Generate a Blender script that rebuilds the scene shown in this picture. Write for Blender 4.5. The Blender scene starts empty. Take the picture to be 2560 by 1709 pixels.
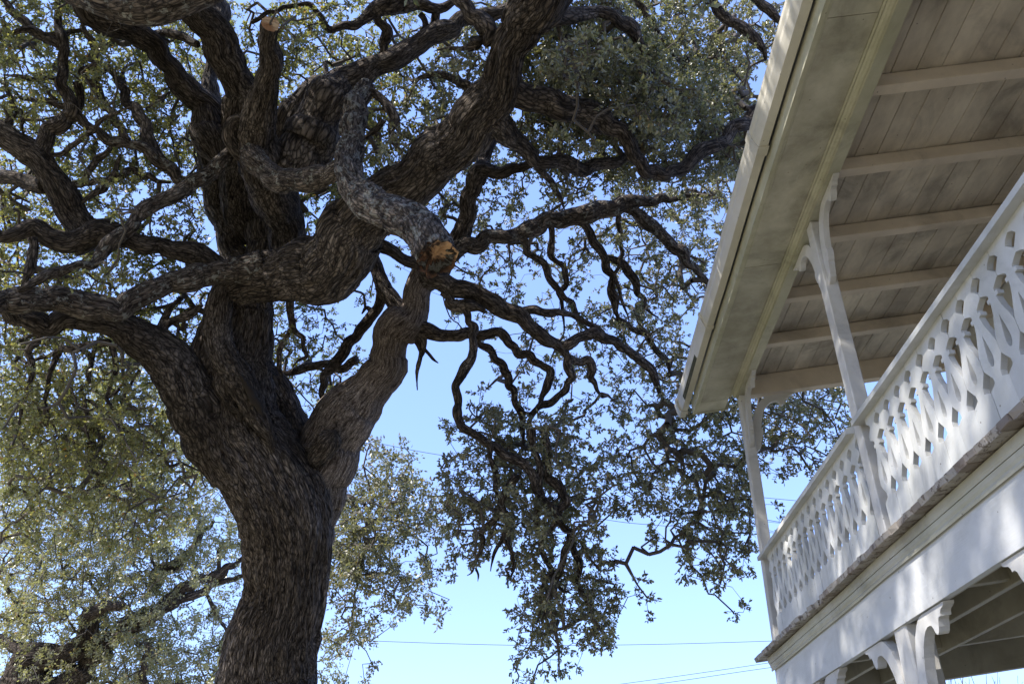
import bpy, bmesh, math, random
import numpy as np
from mathutils import Vector, Matrix, kdtree
from mathutils.geometry import tessellate_polygon
random.seed(7); rng = np.random.default_rng(7)
sc = bpy.context.scene
COL = sc.collection

# ------------------------------------------------------------------ camera, sky, sun, exposure
FPX = 1856.0                       # focal length in pixels of the 2560 px wide photograph
FW = np.array([-0.06341, 0.82307, 0.56438]); RT = np.array([0.99790, 0.04488, 0.04666]); UP = np.array([-0.01307, -0.56616, 0.82419])
CAM = np.array([0, 0, 1.6])
cd = bpy.data.cameras.new("camera"); cam = bpy.data.objects.new("camera", cd); COL.objects.link(cam)
cd.sensor_width = 36; cd.lens = 36 * FPX / 2560; cd.clip_end = 2000; cd.clip_start = 0.05
M = Matrix(((RT[0], UP[0], -FW[0], CAM[0]), (RT[1], UP[1], -FW[1], CAM[1]), (RT[2], UP[2], -FW[2], CAM[2]), (0, 0, 0, 1)))
cam.matrix_world = M; sc.camera = cam
TOSUN = Vector((-0.60, -0.43, 0.68)).normalized()
EL = math.asin(TOSUN.z); AZ = math.atan2(TOSUN.x, TOSUN.y)
w = bpy.data.worlds.new("World"); sc.world = w; w.use_nodes = True
nt = w.node_tree; nt.nodes.clear()
sky = nt.nodes.new("ShaderNodeTexSky"); sky.sky_type = 'NISHITA'; sky.sun_disc = False
sky.sun_elevation = EL; sky.sun_rotation = AZ; sky.air_density = 1.0; sky.dust_density = 1.0; sky.ozone_density = 3.0; sky.altitude = 200
bg = nt.nodes.new("ShaderNodeBackground"); bg.inputs[1].default_value = 0.15
wo = nt.nodes.new("ShaderNodeOutputWorld"); tint = nt.nodes.new("ShaderNodeMix"); tint.data_type = 'RGBA'; tint.blend_type = 'MULTIPLY'; tint.inputs[0].default_value = 1; tint.inputs[7].default_value = (1.30, 1.58, 2.45, 1)
gam = nt.nodes.new("ShaderNodeGamma"); gam.inputs[1].default_value = 0.52; nt.links.new(sky.outputs[0], gam.inputs[0])
nt.links.new(gam.outputs[0], tint.inputs[6]); nt.links.new(tint.outputs[2], bg.inputs[0]); nt.links.new(bg.outputs[0], wo.inputs[0])
sd = bpy.data.lights.new("sun", 'SUN'); sun = bpy.data.objects.new("sun", sd); COL.objects.link(sun)
sd.energy = 3.8; sd.angle = math.radians(0.53); sd.color = (1, 0.95, 0.87)
sun.rotation_euler = (-TOSUN).to_track_quat('-Z', 'Y').to_euler(); sun.location = (-20, -5, 30)
sc.view_settings.view_transform = 'Standard'; sc.view_settings.look = 'None'
sc.view_settings.exposure = 1.28; sc.view_settings.gamma = 1; sc.view_settings.use_curve_mapping = False
sc.cycles.max_bounces = 8; sc.cycles.diffuse_bounces = 5; sc.cycles.transmission_bounces = 4

# ------------------------------------------------------------------ small helpers
def tag(o, label=None, cat=None, group=None, kind=None):
    for k, v in (("label", label), ("category", cat), ("group", group), ("kind", kind)):
        if v: o[k] = v
    return o
def empty(name, loc=(0, 0, 0)):
    o = bpy.data.objects.new(name, None); o.location = loc; COL.objects.link(o); o.empty_display_size = .2
    return o
def link(name, me, parent=None, mat=None):
    if mat is not None and not me.materials: me.materials.append(mat)
    o = bpy.data.objects.new(name, me); COL.objects.link(o)
    if parent is not None:
        o.parent = parent
        o.matrix_parent_inverse = Matrix.Translation(-parent.matrix_basis.translation) if parent.type == 'EMPTY' else Matrix.Identity(4)
    return o
def at(px, py, D):
    """point seen at photograph pixel (px,py) standing D metres in front of the camera"""
    return CAM + (FW + RT * ((px - 1280) / FPX) + UP * ((854.5 - py) / FPX)) * D
def mesh_np(name, V, Fq, n):
    """numpy verts (N,3), faces (M,n)"""
    me = bpy.data.meshes.new(name)
    me.vertices.add(len(V)); me.vertices.foreach_set("co", np.ascontiguousarray(V, dtype=np.float32).ravel())
    me.loops.add(Fq.size); me.loops.foreach_set("vertex_index", np.ascontiguousarray(Fq, dtype=np.int32).ravel())
    me.polygons.add(len(Fq)); me.polygons.foreach_set("loop_start", np.arange(0, Fq.size, n, dtype=np.int32))
    me.update(calc_edges=True)
    return me
def smooth(me):
    me.polygons.foreach_set("use_smooth", np.ones(len(me.polygons), dtype=bool)); me.update()

# value noise, vectorised
_perm = rng.random(4096).astype(np.float64)
def _h(i, j, k): return _perm[(i * 73856093 ^ j * 19349663 ^ k * 83492791) & 4095]
def vnoise(P):
    P = np.asarray(P, float); I = np.floor(P).astype(np.int64); f = P - I; f = f * f * (3 - 2 * f)
    x, y, z = I[:, 0], I[:, 1], I[:, 2]; fx, fy, fz = f[:, 0], f[:, 1], f[:, 2]
    def L(a, b, t): return a + (b - a) * t
    return L(L(L(_h(x, y, z), _h(x + 1, y, z), fx), L(_h(x, y + 1, z), _h(x + 1, y + 1, z), fx), fy),
             L(L(_h(x, y, z + 1), _h(x + 1, y, z + 1), fx), L(_h(x, y + 1, z + 1), _h(x + 1, y + 1, z + 1), fx), fy), fz)

# ------------------------------------------------------------------ materials
def nmat(name):
    m = bpy.data.materials.new(name); m.use_nodes = True; t = m.node_tree
    b = t.nodes["Principled BSDF"]
    return m, t, b
def N(t, typ, **kw):
    n = t.nodes.new(typ)
    for k, v in kw.items():
        if k.startswith("i_"):
            key = k[2:]; key = int(key) if key.isdigit() else key.replace("_", " ")
            n.inputs[key].default_value = v
        else: setattr(n, k, v)
    return n
def ramp(t, src, pts, interp='LINEAR'):
    r = t.nodes.new("ShaderNodeValToRGB"); r.color_ramp.interpolation = interp
    e = r.color_ramp.elements
    while len(e) < len(pts): e.new(0.5)
    for a, (p, c) in zip(e, pts): a.position = p; a.color = (*c, 1) if len(c) == 3 else c
    t.links.new(src, r.inputs[0]); return r
def mix(t, fac, a, b, typ='MIX'):
    m = t.nodes.new("ShaderNodeMix"); m.data_type = 'RGBA'; m.blend_type = typ
    for s, v in ((0, fac), (6, a), (7, b)):
        if hasattr(v, "links"): t.links.new(v, m.inputs[s])
        elif s == 0: m.inputs[0].default_value = v
        else: m.inputs[s].default_value = (*v, 1)
    return m.outputs[2]
def paint(name, base, dirt, amt=.5, green=0., grain=(2, 30, 30), peel=0., rough=.6, streak=(1.2, 1.2, 1.2), rot=False):
    """weathered white paint on wood: dirt clouds, mildew, grain relief, peeling to bare wood"""
    m, t, b = nmat(name)
    tc = N(t, "ShaderNodeTexCoord"); geo = N(t, "ShaderNodeNewGeometry")
    oi = N(t, "ShaderNodeObjectInfo")
    mp = N(t, "ShaderNodeMapping"); mp.inputs["Scale"].default_value = streak; t.links.new(geo.outputs["Position"], mp.inputs[0])
    n1 = N(t, "ShaderNodeTexNoise", i_Scale=2.2, i_Detail=8.0, i_Roughness=.62); t.links.new(mp.outputs[0], n1.inputs["Vector"])
    r1 = ramp(t, n1.outputs[0], [(.36, (0, 0, 0)), (.66, (1, 1, 1))])
    am = N(t, "ShaderNodeMath", operation='MULTIPLY'); am.inputs[1].default_value = amt; t.links.new(r1.outputs[0], am.inputs[0])
    c = mix(t, am.outputs[0], base, dirt)
    if green:
        n2 = N(t, "ShaderNodeTexNoise", i_Scale=1.1, i_Detail=5.0, i_Roughness=.6); t.links.new(geo.outputs["Position"], n2.inputs["Vector"])
        r2 = ramp(t, n2.outputs[0], [(.38, (0, 0, 0)), (.62, (green,) * 3)])
        c = mix(t, r2.outputs[0], c, (.28, .29, .15), 'MIX')
    n5 = N(t, "ShaderNodeTexNoise", i_Scale=1.7, i_Detail=7.0, i_Roughness=.7, i_Distortion=.8); t.links.new(geo.outputs["Position"], n5.inputs["Vector"])
    r5 = ramp(t, n5.outputs[0], [(.5, (1, 1, 1)), (.68, (1 - .42 * amt,) * 3)]); c = mix(t, 1.0, c, r5.outputs[0], 'MULTIPLY')
    # small specks
    n3 = N(t, "ShaderNodeTexVoronoi", i_Scale=9.0); t.links.new(geo.outputs["Position"], n3.inputs["Vector"])
    r3 = ramp(t, n3.outputs[0], [(.035, (.75,) * 3), (.06, (0,) * 3)])
    c = mix(t, r3.outputs[0], c, (.12, .10, .08))
    # per board tone
    v = N(t, "ShaderNodeMath", operation='MULTIPLY_ADD'); v.inputs[1].default_value = .16; v.inputs[2].default_value = .9; t.links.new(oi.outputs["Random"], v.inputs[0])
    hs = N(t, "ShaderNodeHueSaturation"); t.links.new(v.outputs[0], hs.inputs["Value"]); t.links.new(c, hs.inputs["Color"]); c = hs.outputs[0]
    mg = N(t, "ShaderNodeMapping"); mg.inputs["Scale"].default_value = grain; t.links.new(geo.outputs["Position"], mg.inputs[0])
    ng = N(t, "ShaderNodeTexNoise", i_Scale=4.0, i_Detail=6.0, i_Roughness=.6); t.links.new(mg.outputs[0], ng.inputs["Vector"])
    hgt = ng.outputs[0]
    if peel:
        npn = N(t, "ShaderNodeTexNoise", i_Scale=22.0, i_Detail=6.0, i_Roughness=.65, i_Distortion=.3); t.links.new(geo.outputs["Position"], npn.inputs["Vector"])
        rp = ramp(t, npn.outputs[0], [(.62 - peel * .25, (0, 0, 0)), (.645 - peel * .25, (1, 1, 1))])
        wood = ramp(t, ng.outputs[0], [(.3, (.06, .045, .035)), (.7, (.20, .16, .125))])
        c = mix(t, rp.outputs[0], c, wood.outputs[0])
        ad = N(t, "ShaderNodeMath", operation='MULTIPLY_ADD'); ad.inputs[1].default_value = -.5; t.links.new(rp.outputs[0], ad.inputs[0]); t.links.new(hgt, ad.inputs[2]); hgt = ad.outputs[0]
    if rot:                                    # some planks have lost nearly all their paint
        rr_ = ramp(t, oi.outputs["Random"], [(.55, (0,) * 3), (.95, (.85,) * 3)]); c = mix(t, rr_.outputs[0], c, (.16, .125, .10))
    t.links.new(c, b.inputs["Base Color"]); b.inputs["Roughness"].default_value = rough
    bp = N(t, "ShaderNodeBump", i_Strength=.35, i_Distance=.004); t.links.new(hgt, bp.inputs["Height"]); t.links.new(bp.outputs[0], b.inputs["Normal"])
    return m
MW = paint("white_paint", (.60, .61, .61), (.44, .44, .40), .6, .0, peel=.0, grain=(20, 20, 1.5), streak=(1.5, 1.5, .8))
MPOST = paint("post_paint", (.60, .59, .57), (.42, .40, .36), .6, .0, grain=(40, 40, 1.5))
MCEIL = paint("ceiling_paint", (.67, .595, .475), (.35, .30, .235), .95, .0, grain=(30, 1.5, 30), streak=(1.6, .7, 1.6))
MRAF = paint("rafter_paint", (.62, .535, .43), (.44, .375, .295), .6, .0, grain=(1.5, 30, 30))
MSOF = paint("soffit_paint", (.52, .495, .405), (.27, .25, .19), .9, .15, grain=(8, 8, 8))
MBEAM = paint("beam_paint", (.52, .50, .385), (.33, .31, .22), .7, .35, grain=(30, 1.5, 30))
MGUT = paint("gutter_paint", (.60, .57, .50), (.47, .43, .36), .35, .12, grain=(4, 4, 4), rough=.42)
MFAS = paint("facia_paint", (.58, .59, .60), (.47, .47, .44), .5, .0, grain=(30, 1.5, 30), streak=(1, .6, 2))
MMOLD = paint("moulding_paint", (.50, .49, .43), (.35, .33, .26), .7, .3, grain=(30, 1.5, 30))
MNOSE = paint("floor_paint", (.40, .37, .33), (.25, .22, .19), .7, rot=True, peel=.27, grain=(1.5, 40, 40))
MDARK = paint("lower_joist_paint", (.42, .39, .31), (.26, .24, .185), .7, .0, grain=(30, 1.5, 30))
MROOF, t, b = nmat("roof_metal"); b.inputs["Base Color"].default_value = (.3, .3, .3, 1); b.inputs["Roughness"].default_value = .5; b.inputs["Metallic"].default_value = .5
MMOSS, t, b = nmat("moss")
n = N(t, "ShaderNodeTexNoise", i_Scale=60.0, i_Detail=5.0); r = ramp(t, n.outputs[0], [(.35, (.02, .022, .012)), (.7, (.10, .10, .055))]); t.links.new(r.outputs[0], b.inputs[0]); b.inputs["Roughness"].default_value = .95
g = N(t, "ShaderNodeNewGeometry"); t.links.new(g.outputs["Position"], n.inputs["Vector"])
bp = N(t, "ShaderNodeBump", i_Strength=.8, i_Distance=.01); t.links.new(n.outputs[0], bp.inputs["Height"]); t.links.new(bp.outputs[0], b.inputs["Normal"])

def bark(name, lich, tone=1.0, zs=.34, crack=.22, fs=1.25):
    m, t, b = nmat(name)
    at_ = N(t, "ShaderNodeAttribute", attribute_name="bark"); geo = N(t, "ShaderNodeNewGeometry")
    mp = N(t, "ShaderNodeMapping"); mp.inputs["Scale"].default_value = (1, 1, .2); t.links.new(at_.outputs["Vector"], mp.inputs[0])
    wn = N(t, "ShaderNodeTexNoise", i_Scale=5.0, i_Detail=3.0); t.links.new(mp.outputs[0], wn.inputs["Vector"])
    wm = N(t, "ShaderNodeVectorMath", operation='MULTIPLY_ADD'); wm.inputs[1].default_value = (.12, .12, .12); t.links.new(wn.outputs["Color"], wm.inputs[0]); t.links.new(mp.outputs[0], wm.inputs[2])
    v1 = N(t, "ShaderNodeTexNoise", i_Scale=26.0 * fs, i_Detail=4.0, i_Roughness=.6); t.links.new(wm.outputs[0], v1.inputs["Vector"])
    n1 = N(t, "ShaderNodeTexNoise", i_Scale=75.0, i_Detail=7.0, i_Roughness=.75); t.links.new(mp.outputs[0], n1.inputs["Vector"])
    rv = ramp(t, v1.outputs[0], [(.36, (0, 0, 0)), (.47, (.55,) * 3), (.62, (1,) * 3)])
    ad = N(t, "ShaderNodeMath", operation='MULTIPLY_ADD'); ad.inputs[1].default_value = .9; t.links.new(n1.outputs[0], ad.inputs[0]); t.links.new(rv.outputs[0], ad.inputs[2])
    col = ramp(t, ad.outputs[0], [(.3, (.016 * tone, .012 * tone, .010 * tone)), (.75, (.066 * tone, .056 * tone, .049 * tone)), (1.0, (.120 * tone, .105 * tone, .093 * tone))])
    hw = N(t, "ShaderNodeMath", operation='MULTIPLY'); hw.inputs[1].default_value = .62; t.links.new(ad.outputs[0], hw.inputs[0]); t.links.new(hw.outputs[0], col.inputs[0])
    mp2 = N(t, "ShaderNodeMapping"); mp2.inputs["Scale"].default_value = (1, 1, zs); t.links.new(at_.outputs["Vector"], mp2.inputs[0])
    wm2 = N(t, "ShaderNodeVectorMath", operation='MULTIPLY_ADD'); wm2.inputs[1].default_value = (.10, .10, .10); t.links.new(wn.outputs["Color"], wm2.inputs[0]); t.links.new(mp2.outputs[0], wm2.inputs[2])
    wm3 = N(t, "ShaderNodeVectorMath", operation='MULTIPLY_ADD'); wm3.inputs[1].default_value = (.022, .022, .022); t.links.new(n1.outputs["Color"], wm3.inputs[0]); t.links.new(wm2.outputs[0], wm3.inputs[2])
    vc = N(t, "ShaderNodeTexVoronoi", i_Scale=30.0 * fs, feature='DISTANCE_TO_EDGE', i_Randomness=1.0); t.links.new(wm3.outputs[0], vc.inputs["Vector"])
    rc = ramp(t, vc.outputs[0], [(.0, (crack, crack * .92, crack * .85)), (.07, (.6, .6, .6)), (.2, (1.08, 1.06, 1.04))])
    cc0 = mix(t, 1.0, col.outputs[0], rc.outputs[0], 'MULTIPLY')
    hsum = N(t, "ShaderNodeMath", operation='MULTIPLY_ADD'); hsum.inputs[1].default_value = 1.1; t.links.new(rc.outputs[0], hsum.inputs[0]); t.links.new(ad.outputs[0], hsum.inputs[2])
    nb = N(t, "ShaderNodeTexNoise", i_Scale=1.3, i_Detail=4.0); t.links.new(geo.outputs["Position"], nb.inputs["Vector"])
    rb = ramp(t, nb.outputs[0], [(.35, (.62, .58, .54)), (.65, (1.12, 1.1, 1.1))])
    c = mix(t, 1.0, cc0, rb.outputs[0], 'MULTIPLY')
    nl = N(t, "ShaderNodeTexNoise", i_Scale=11.0, i_Detail=7.0, i_Roughness=.72); t.links.new(geo.outputs["Position"], nl.inputs["Vector"])
    rl = ramp(t, nl.outputs[0], [((.60 if lich else .9) - lich * .12, (0,) * 3), ((.64 if lich else .95) - lich * .12, (.8,) * 3)])
    c = mix(t, rl.outputs[0], c, (.34, .34, .31))
    t.links.new(c, b.inputs["Base Color"]); b.inputs["Roughness"].default_value = .9; b.inputs["Specular IOR Level"].default_value = .25
    bp = N(t, "ShaderNodeBump", i_Strength=.9, i_Distance=.03); t.links.new(hsum.outputs[0], bp.inputs["Height"]); t.links.new(bp.outputs[0], b.inputs["Normal"])
    return m
MTRUNK = bark("trunk_bark", 0.0, 3.1, .2, .25, 1.7); MBARK = bark("oak_bark", 0.0, 2.5); MLICH = bark("lichen_bark", .55, 2.9); MLIM = bark("limb_bark", .28, 2.8)
MTWIG, t, b = nmat("twig_bark"); b.inputs["Base Color"].default_value = (.075, .062, .05, 1); b.inputs["Roughness"].default_value = .85
def leafmat(name, cols, trans=.35):
    m, t, b = nmat(name)
    a = N(t, "ShaderNodeAttribute", attribute_name="tint")
    r = ramp(t, a.outputs["Fac"], cols)
    b.inputs["Roughness"].default_value = .36; b.inputs["Specular IOR Level"].default_value = .65
    t.links.new(r.outputs[0], b.inputs["Base Color"])
    tr = N(t, "ShaderNodeBsdfTranslucent"); hs = N(t, "ShaderNodeMix", data_type='RGBA', blend_type='MULTIPLY'); hs.inputs[0].default_value = 1; hs.inputs[7].default_value = (2.3, 2.4, .9, 1)
    t.links.new(r.outputs[0], hs.inputs[6]); t.links.new(hs.outputs[2], tr.inputs[0])
    ms = N(t, "ShaderNodeMixShader", i_0=trans); t.links.new(b.outputs[0], ms.inputs[1]); t.links.new(tr.outputs[0], ms.inputs[2])
    t.links.new(ms.outputs[0], t.nodes["Material Output"].inputs[0])
    return m
MLEAF = leafmat("oak_leaves", [(0, (.07, .075, .056)), (.5, (.155, .147, .105)), (.85, (.23, .215, .15)), (1, (.22, .15, .07))], .28)
MLEAFL = leafmat("oak_leaves_lit_yellow", [(0, (.085, .092, .055)), (.5, (.175, .17, .09)), (.9, (.25, .23, .12)), (1, (.30, .16, .07))], .36)  # yellower leaf copy, the sunlit look is put into the colour
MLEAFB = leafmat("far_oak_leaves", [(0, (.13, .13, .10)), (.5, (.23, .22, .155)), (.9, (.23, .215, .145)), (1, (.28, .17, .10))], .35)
MHOL, t, b = nmat("cavity_shade"); b.inputs["Base Color"].default_value = (.02, .014, .010, 1); b.inputs["Roughness"].default_value = 1
MCUT, t, b = nmat("sawn_wood")
tc = N(t, "ShaderNodeTexCoord"); wv = N(t, "ShaderNodeTexWave", wave_type='RINGS', i_Scale=9.0, i_Distortion=3.0, i_Detail=3.0); t.links.new(tc.outputs["Object"], wv.inputs["Vector"])
nn = N(t, "ShaderNodeTexNoise", i_Scale=7.0, i_Detail=5.0); t.links.new(tc.outputs["Object"], nn.inputs["Vector"])
r1 = ramp(t, wv.outputs[0], [(0, (.42, .27, .15)), (1, (.60, .42, .25))]); r2 = ramp(t, nn.outputs[0], [(.42, (0,) * 3), (.6, (1,) * 3)])
t.links.new(mix(t, r2.outputs[0], r1.outputs[0], (.30, .15, .07)), b.inputs[0]); b.inputs["Roughness"].default_value = .85
MROT, t, b = nmat("rotten_heartwood")
nn = N(t, "ShaderNodeTexNoise", i_Scale=14.0, i_Detail=6.0); g = N(t, "ShaderNodeNewGeometry"); t.links.new(g.outputs["Position"], nn.inputs["Vector"])
r1 = ramp(t, nn.outputs[0], [(.35, (.015, .010, .007)), (.62, (.10, .045, .022)), (.8, (.2, .1, .05))])
tc = N(t, "ShaderNodeTexCoord"); sx = N(t, "ShaderNodeSeparateXYZ"); t.links.new(tc.outputs["Object"], sx.inputs[0])
ma = N(t, "ShaderNodeMath", operation='MULTIPLY_ADD'); ma.inputs[1].default_value = .16; t.links.new(nn.outputs[0], ma.inputs[0]); t.links.new(sx.outputs[2], ma.inputs[2])
rz = ramp(t, ma.outputs[0], [(.125, (0,) * 3), (.15, (1,) * 3)])
t.links.new(mix(t, rz.outputs[0], r1.outputs[0], (.44, .27, .15)), b.inputs[0]); b.inputs["Roughness"].default_value = .95
bp = N(t, "ShaderNodeBump", i_Strength=1.0, i_Distance=.03); t.links.new(nn.outputs[0], bp.inputs["Height"]); t.links.new(bp.outputs[0], b.inputs["Normal"])
MWIRE, t, b = nmat("wire"); b.inputs["Base Color"].default_value = (.05, .05, .055, 1)
MGR, t, b = nmat("grass_ground")
nn = N(t, "ShaderNodeTexNoise", i_Scale=.6, i_Detail=8.0); g = N(t, "ShaderNodeNewGeometry"); t.links.new(g.outputs["Position"], nn.inputs["Vector"])
r1 = ramp(t, nn.outputs[0], [(.35, (.24, .22, .12)), (.65, (.38, .33, .23))]); t.links.new(r1.outputs[0], b.inputs[0]); b.inputs["Roughness"].default_value = .95

# ------------------------------------------------------------------ ground
bm = bmesh.new(); bmesh.ops.create_grid(bm, x_segments=60, y_segments=60, size=600)
for v in bm.verts:
    r_ = math.hypot(v.co.x, v.co.y); v.co.z = (0 if r_ < 25 else .6 * math.sin(v.co.x * .02) * math.cos(v.co.y * .017) * min(1, (r_ - 25) / 60))
me = bpy.data.meshes.new("ground"); bm.to_mesh(me); bm.free(); tag(link("ground", me, None, MGR), kind="structure")

# ------------------------------------------------------------------ the porch
K = 0.18                                      # the old porch has sunk outwards: cross members fall 18 cm per metre
def sag(p): return Vector((p[0], p[1], p[2] + K * (p[0] - 2.05)))
HOUSE = empty("wooden_porch", (2.05, 4.6, 0))
tag(HOUSE, "weathered white two storey wooden porch with sawn balcony railing", "porch")
def boxmesh(name, x0, x1, y0, y1, z0, z1, sg=True, bev=.004, segs=1, chip=0):
    bm = bmesh.new(); bmesh.ops.create_cube(bm, size=1)
    for v in bm.verts: v.co = Vector(((x0 + x1) / 2 + v.co.x * (x1 - x0), (y0 + y1) / 2 + v.co.y * (y1 - y0), (z0 + z1) / 2 + v.co.z * (z1 - z0)))
    if bev: bmesh.ops.bevel(bm, geom=bm.edges[:], offset=min(bev, .3 * min(x1 - x0, y1 - y0, z1 - z0)), segments=segs, affect='EDGES')
    if sg:
        for v in bm.verts: v.co = sag(v.co)
    me = bpy.data.meshes.new(name); bm.to_mesh(me); bm.free(); return me
def box(name, x0, x1, y0, y1, z0, z1, mat, parent=None, **kw):
    return link(name, boxmesh(name, x0, x1, y0, y1, z0, z1, **kw), parent or HOUSE, mat)
def prism(name, outer, holes, place, thick, mat, parent=None, jitter=0):
    """extrude a 2D outline (with holes); place(a,b,t) -> 3D"""
    loops = [[Vector((a, b, 0)) for a, b in outer]] + [[Vector((a, b, 0)) for a, b in h] for h in holes]
    tris = tessellate_polygon(loops); flat = [p for l in loops for p in l]
    V = [place(p.x, p.y, 0) for p in flat] + [place(p.x, p.y, thick) for p in flat]; n = len(flat)
    F = [tuple(t_) for t_ in tris] + [tuple(i + n for i in reversed(t_)) for t_ in tris]
    o = 0
    for l in loops:
        m_ = len(l)
        for i in range(m_): F.append((o + i, o + (i + 1) % m_, n + o + (i + 1) % m_, n + o + i))
        o += m_
    me = bpy.data.meshes.new(name); me.from_pydata([tuple(v) for v in V], [], F); me.update()
    bm = bmesh.new(); bm.from_mesh(me); bmesh.ops.recalc_face_normals(bm, faces=bm.faces[:]); bm.to_mesh(me); bm.free()
    if mat: me.materials.append(mat)
    return me
def extr(name, prof, y0, y1, mat, parent=None, wav=0, sg=True):
    """profile (x,z) swept along the eave direction"""
    n = max(2, int((y1 - y0) / .25)) if wav else 2
    V = []; F = []; m_ = len(prof)
    for i in range(n):
        y = y0 + (y1 - y0) * i / (n - 1); dz = wav * (math.sin(y * 1.7) + .6 * math.sin(y * 4.1 + 1)); dx = wav * .6 * math.sin(y * 2.3 + 2)
        for x, z in prof:
            p = Vector((x, y, z)); p = sag(p) if sg else p; V.append((p.x + dx, p.y, p.z + dz))
    for i in range(n - 1):
        for j in range(m_): k = (j + 1) % m_; F.append((i * m_ + j, i * m_ + k, (i + 1) * m_ + k, (i + 1) * m_ + j))
    F.append(tuple(range(m_ - 1, -1, -1))); F.append(tuple((n - 1) * m_ + j for j in range(m_)))
    me = bpy.data.meshes.new(name); me.from_pydata(V, [], F); me.update()
    bm = bmesh.new(); bm.from_mesh(me); bmesh.ops.recalc_face_normals(bm, faces=bm.faces[:]); bm.to_mesh(me); bm.free()
    return link(name, me, parent or HOUSE, mat)
YN = -3.6; YE = 7.47                            # near and far end of the porch
# upper posts
UPY = [7.455, 4.64, 1.83, -0.98]; UX0, UX1 = 2.05, 2.155
for y in UPY: box("post", UX0, UX1, y - .053, y + .053, 3.27, 5.99, MPOST, sg=False, bev=.006)
# lower posts
LPY = [6.515, 4.768, 2.93, 1.10, -0.75, -2.6]
for y in LPY: box("post", 2.065, 2.225, y - .088, y + .088, 0, 2.83, MPOST, sg=False, bev=.012)
# scroll brackets
BR = [(.225, 0), (.52, 0), (.512, .016), (.485, .026), (.468, .03), (.455, .045), (.452, .06), (.43, .058), (.415, .07), (.402, .105), (.388, .128), (.37, .138), (.352, .13), (.338, .10), (.325, .082), (.30, .074), (.268, .075), (.236, .088), (.205, .112), (.17, .155), (.14, .21), (.118, .27), (.104, .33), (.094, .385),
      (.104, .392), (.110, .42), (.106, .46), (.092, .495), (.080, .51), (.080, .535), (.070, .56), (.064, .60), (.048, .635), (.022, .66), (0, .672), (0, .36), (.012, .30), (.03, .225), (.058, .15), (.095, .088), (.14, .04), (.185, .01)]
def bracket(y, sgn, ztop, x0, th, s=1.0):
    me = prism("bracket", BR, [], lambda a, b_, t_: (x0 + t_, y + sgn * a * s, ztop + K * (x0 + t_ - 2.05) - b_ * s), th, MPOST); return link("bracket", me, HOUSE)
def bracket_in(x, y0, ztop, th):
    me = prism("bracket", BR, [], lambda a, b_, t_: (x + a, y0 + t_, ztop + K * (x + a - 2.05) - b_), th, MPOST); return link("bracket", me, HOUSE)
for y in UPY:
    bracket(y - .054, -1, 5.988, 2.08, .046)
    if y < 7: bracket(y + .054, 1, 5.988, 2.08, .046)
bracket_in(2.156, 7.432, 5.988 - .045, .046)
for y in LPY:
    bracket(y - .089, -1, 2.806, 2.068, .060); bracket(y + .089, 1, 2.806, 2.068, .060)
# upper beam with its mouldings
extr("beam", [(2.04, 5.992), (2.135, 5.992), (2.135, 6.19), (2.04, 6.19)], YN, YE + .04, MBEAM, wav=.002)
extr("beam_trim", [(2.022, 6.028), (2.038, 6.02), (2.038, 6.075), (2.0, 6.075), (2.004, 6.055), (2.016, 6.045)], YN, YE + .06, MBEAM, wav=.002)
extr("beam_trim", [(1.985, 6.066), (1.999, 6.060), (1.999, 6.08), (1.985, 6.08)], YN, YE + .10, MBEAM, wav=.002)
# eave: soffit panels, fascia, trim, gutter, roof
sof = [7.86, 7.62, 5.2, 2.78, .36, -2.06, YN]
for a, b_ in zip(sof[1:], sof[:-1]): box("soffit_panel", 1.655, 1.984, a + .002, b_ - .002, 6.072, 6.09, MSOF, bev=.002)
extr("fascia_board", [(1.60, 6.063), (1.632, 6.063), (1.632, 6.24), (1.60, 6.24)], YN, 7.88, MBEAM, wav=.0025)
extr("eave_trim", [(1.634, 6.066), (1.654, 6.070), (1.658, 6.10), (1.634, 6.10)], YN, 7.87, MBEAM, wav=.0015)
box("eave_end_board", 1.634, 2.03, 7.862, 7.885, 6.062, 6.20, MBEAM)
GP = [(1.452, 6.40), (1.456, 6.365), (1.468, 6.335), (1.472, 6.30), (1.484, 6.265), (1.504, 6.212), (1.574, 6.212), (1.574, 6.38), (1.569, 6.38), (1.569, 6.218), (1.507, 6.218), (1.489, 6.268), (1.477, 6.30), (1.473, 6.335), (1.46, 6.365), (1.457, 6.40)]
gj = [YN, .75, 3.95, 6.28, 8.22]
gut = None
for i in range(4):
    g_ = extr("gutter", GP, gj[i] + .01, gj[i + 1] - .01, MGUT, wav=.0045, sg=True)
def grow(P, d): cx_ = 1.52; cz_ = 6.29; return [(x + d * (1 if x > cx_ else -1) * (1 if x not in (0,) else 0), z + (-d if z < cz_ else 0)) for x, z in P]
for y in (.75, 3.95, 6.28, 8.06):
    wdt = .045 if y < 6 else .022
    CP = [(1.438, 6.405), (1.442, 6.358), (1.454, 6.326), (1.458, 6.292), (1.470, 6.256), (1.494, 6.197), (1.580, 6.197), (1.580, 6.39), (1.575, 6.39), (1.575, 6.2112), (1.5035, 6.2112), (1.483, 6.265), (1.471, 6.30), (1.467, 6.334), (1.455, 6.365), (1.451, 6.405)]
    extr("gutter_coupling", CP, y - wdt, y + wdt, MGUT)
extr("moss_patch", [(1.4785, 6.268), (1.4995, 6.2095), (1.503, 6.211), (1.482, 6.270)], 6.85, 7.75, MMOSS)
box("roof", 1.57, 5.1, YN, 7.95, 6.42, 6.46, MROOF)
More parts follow.
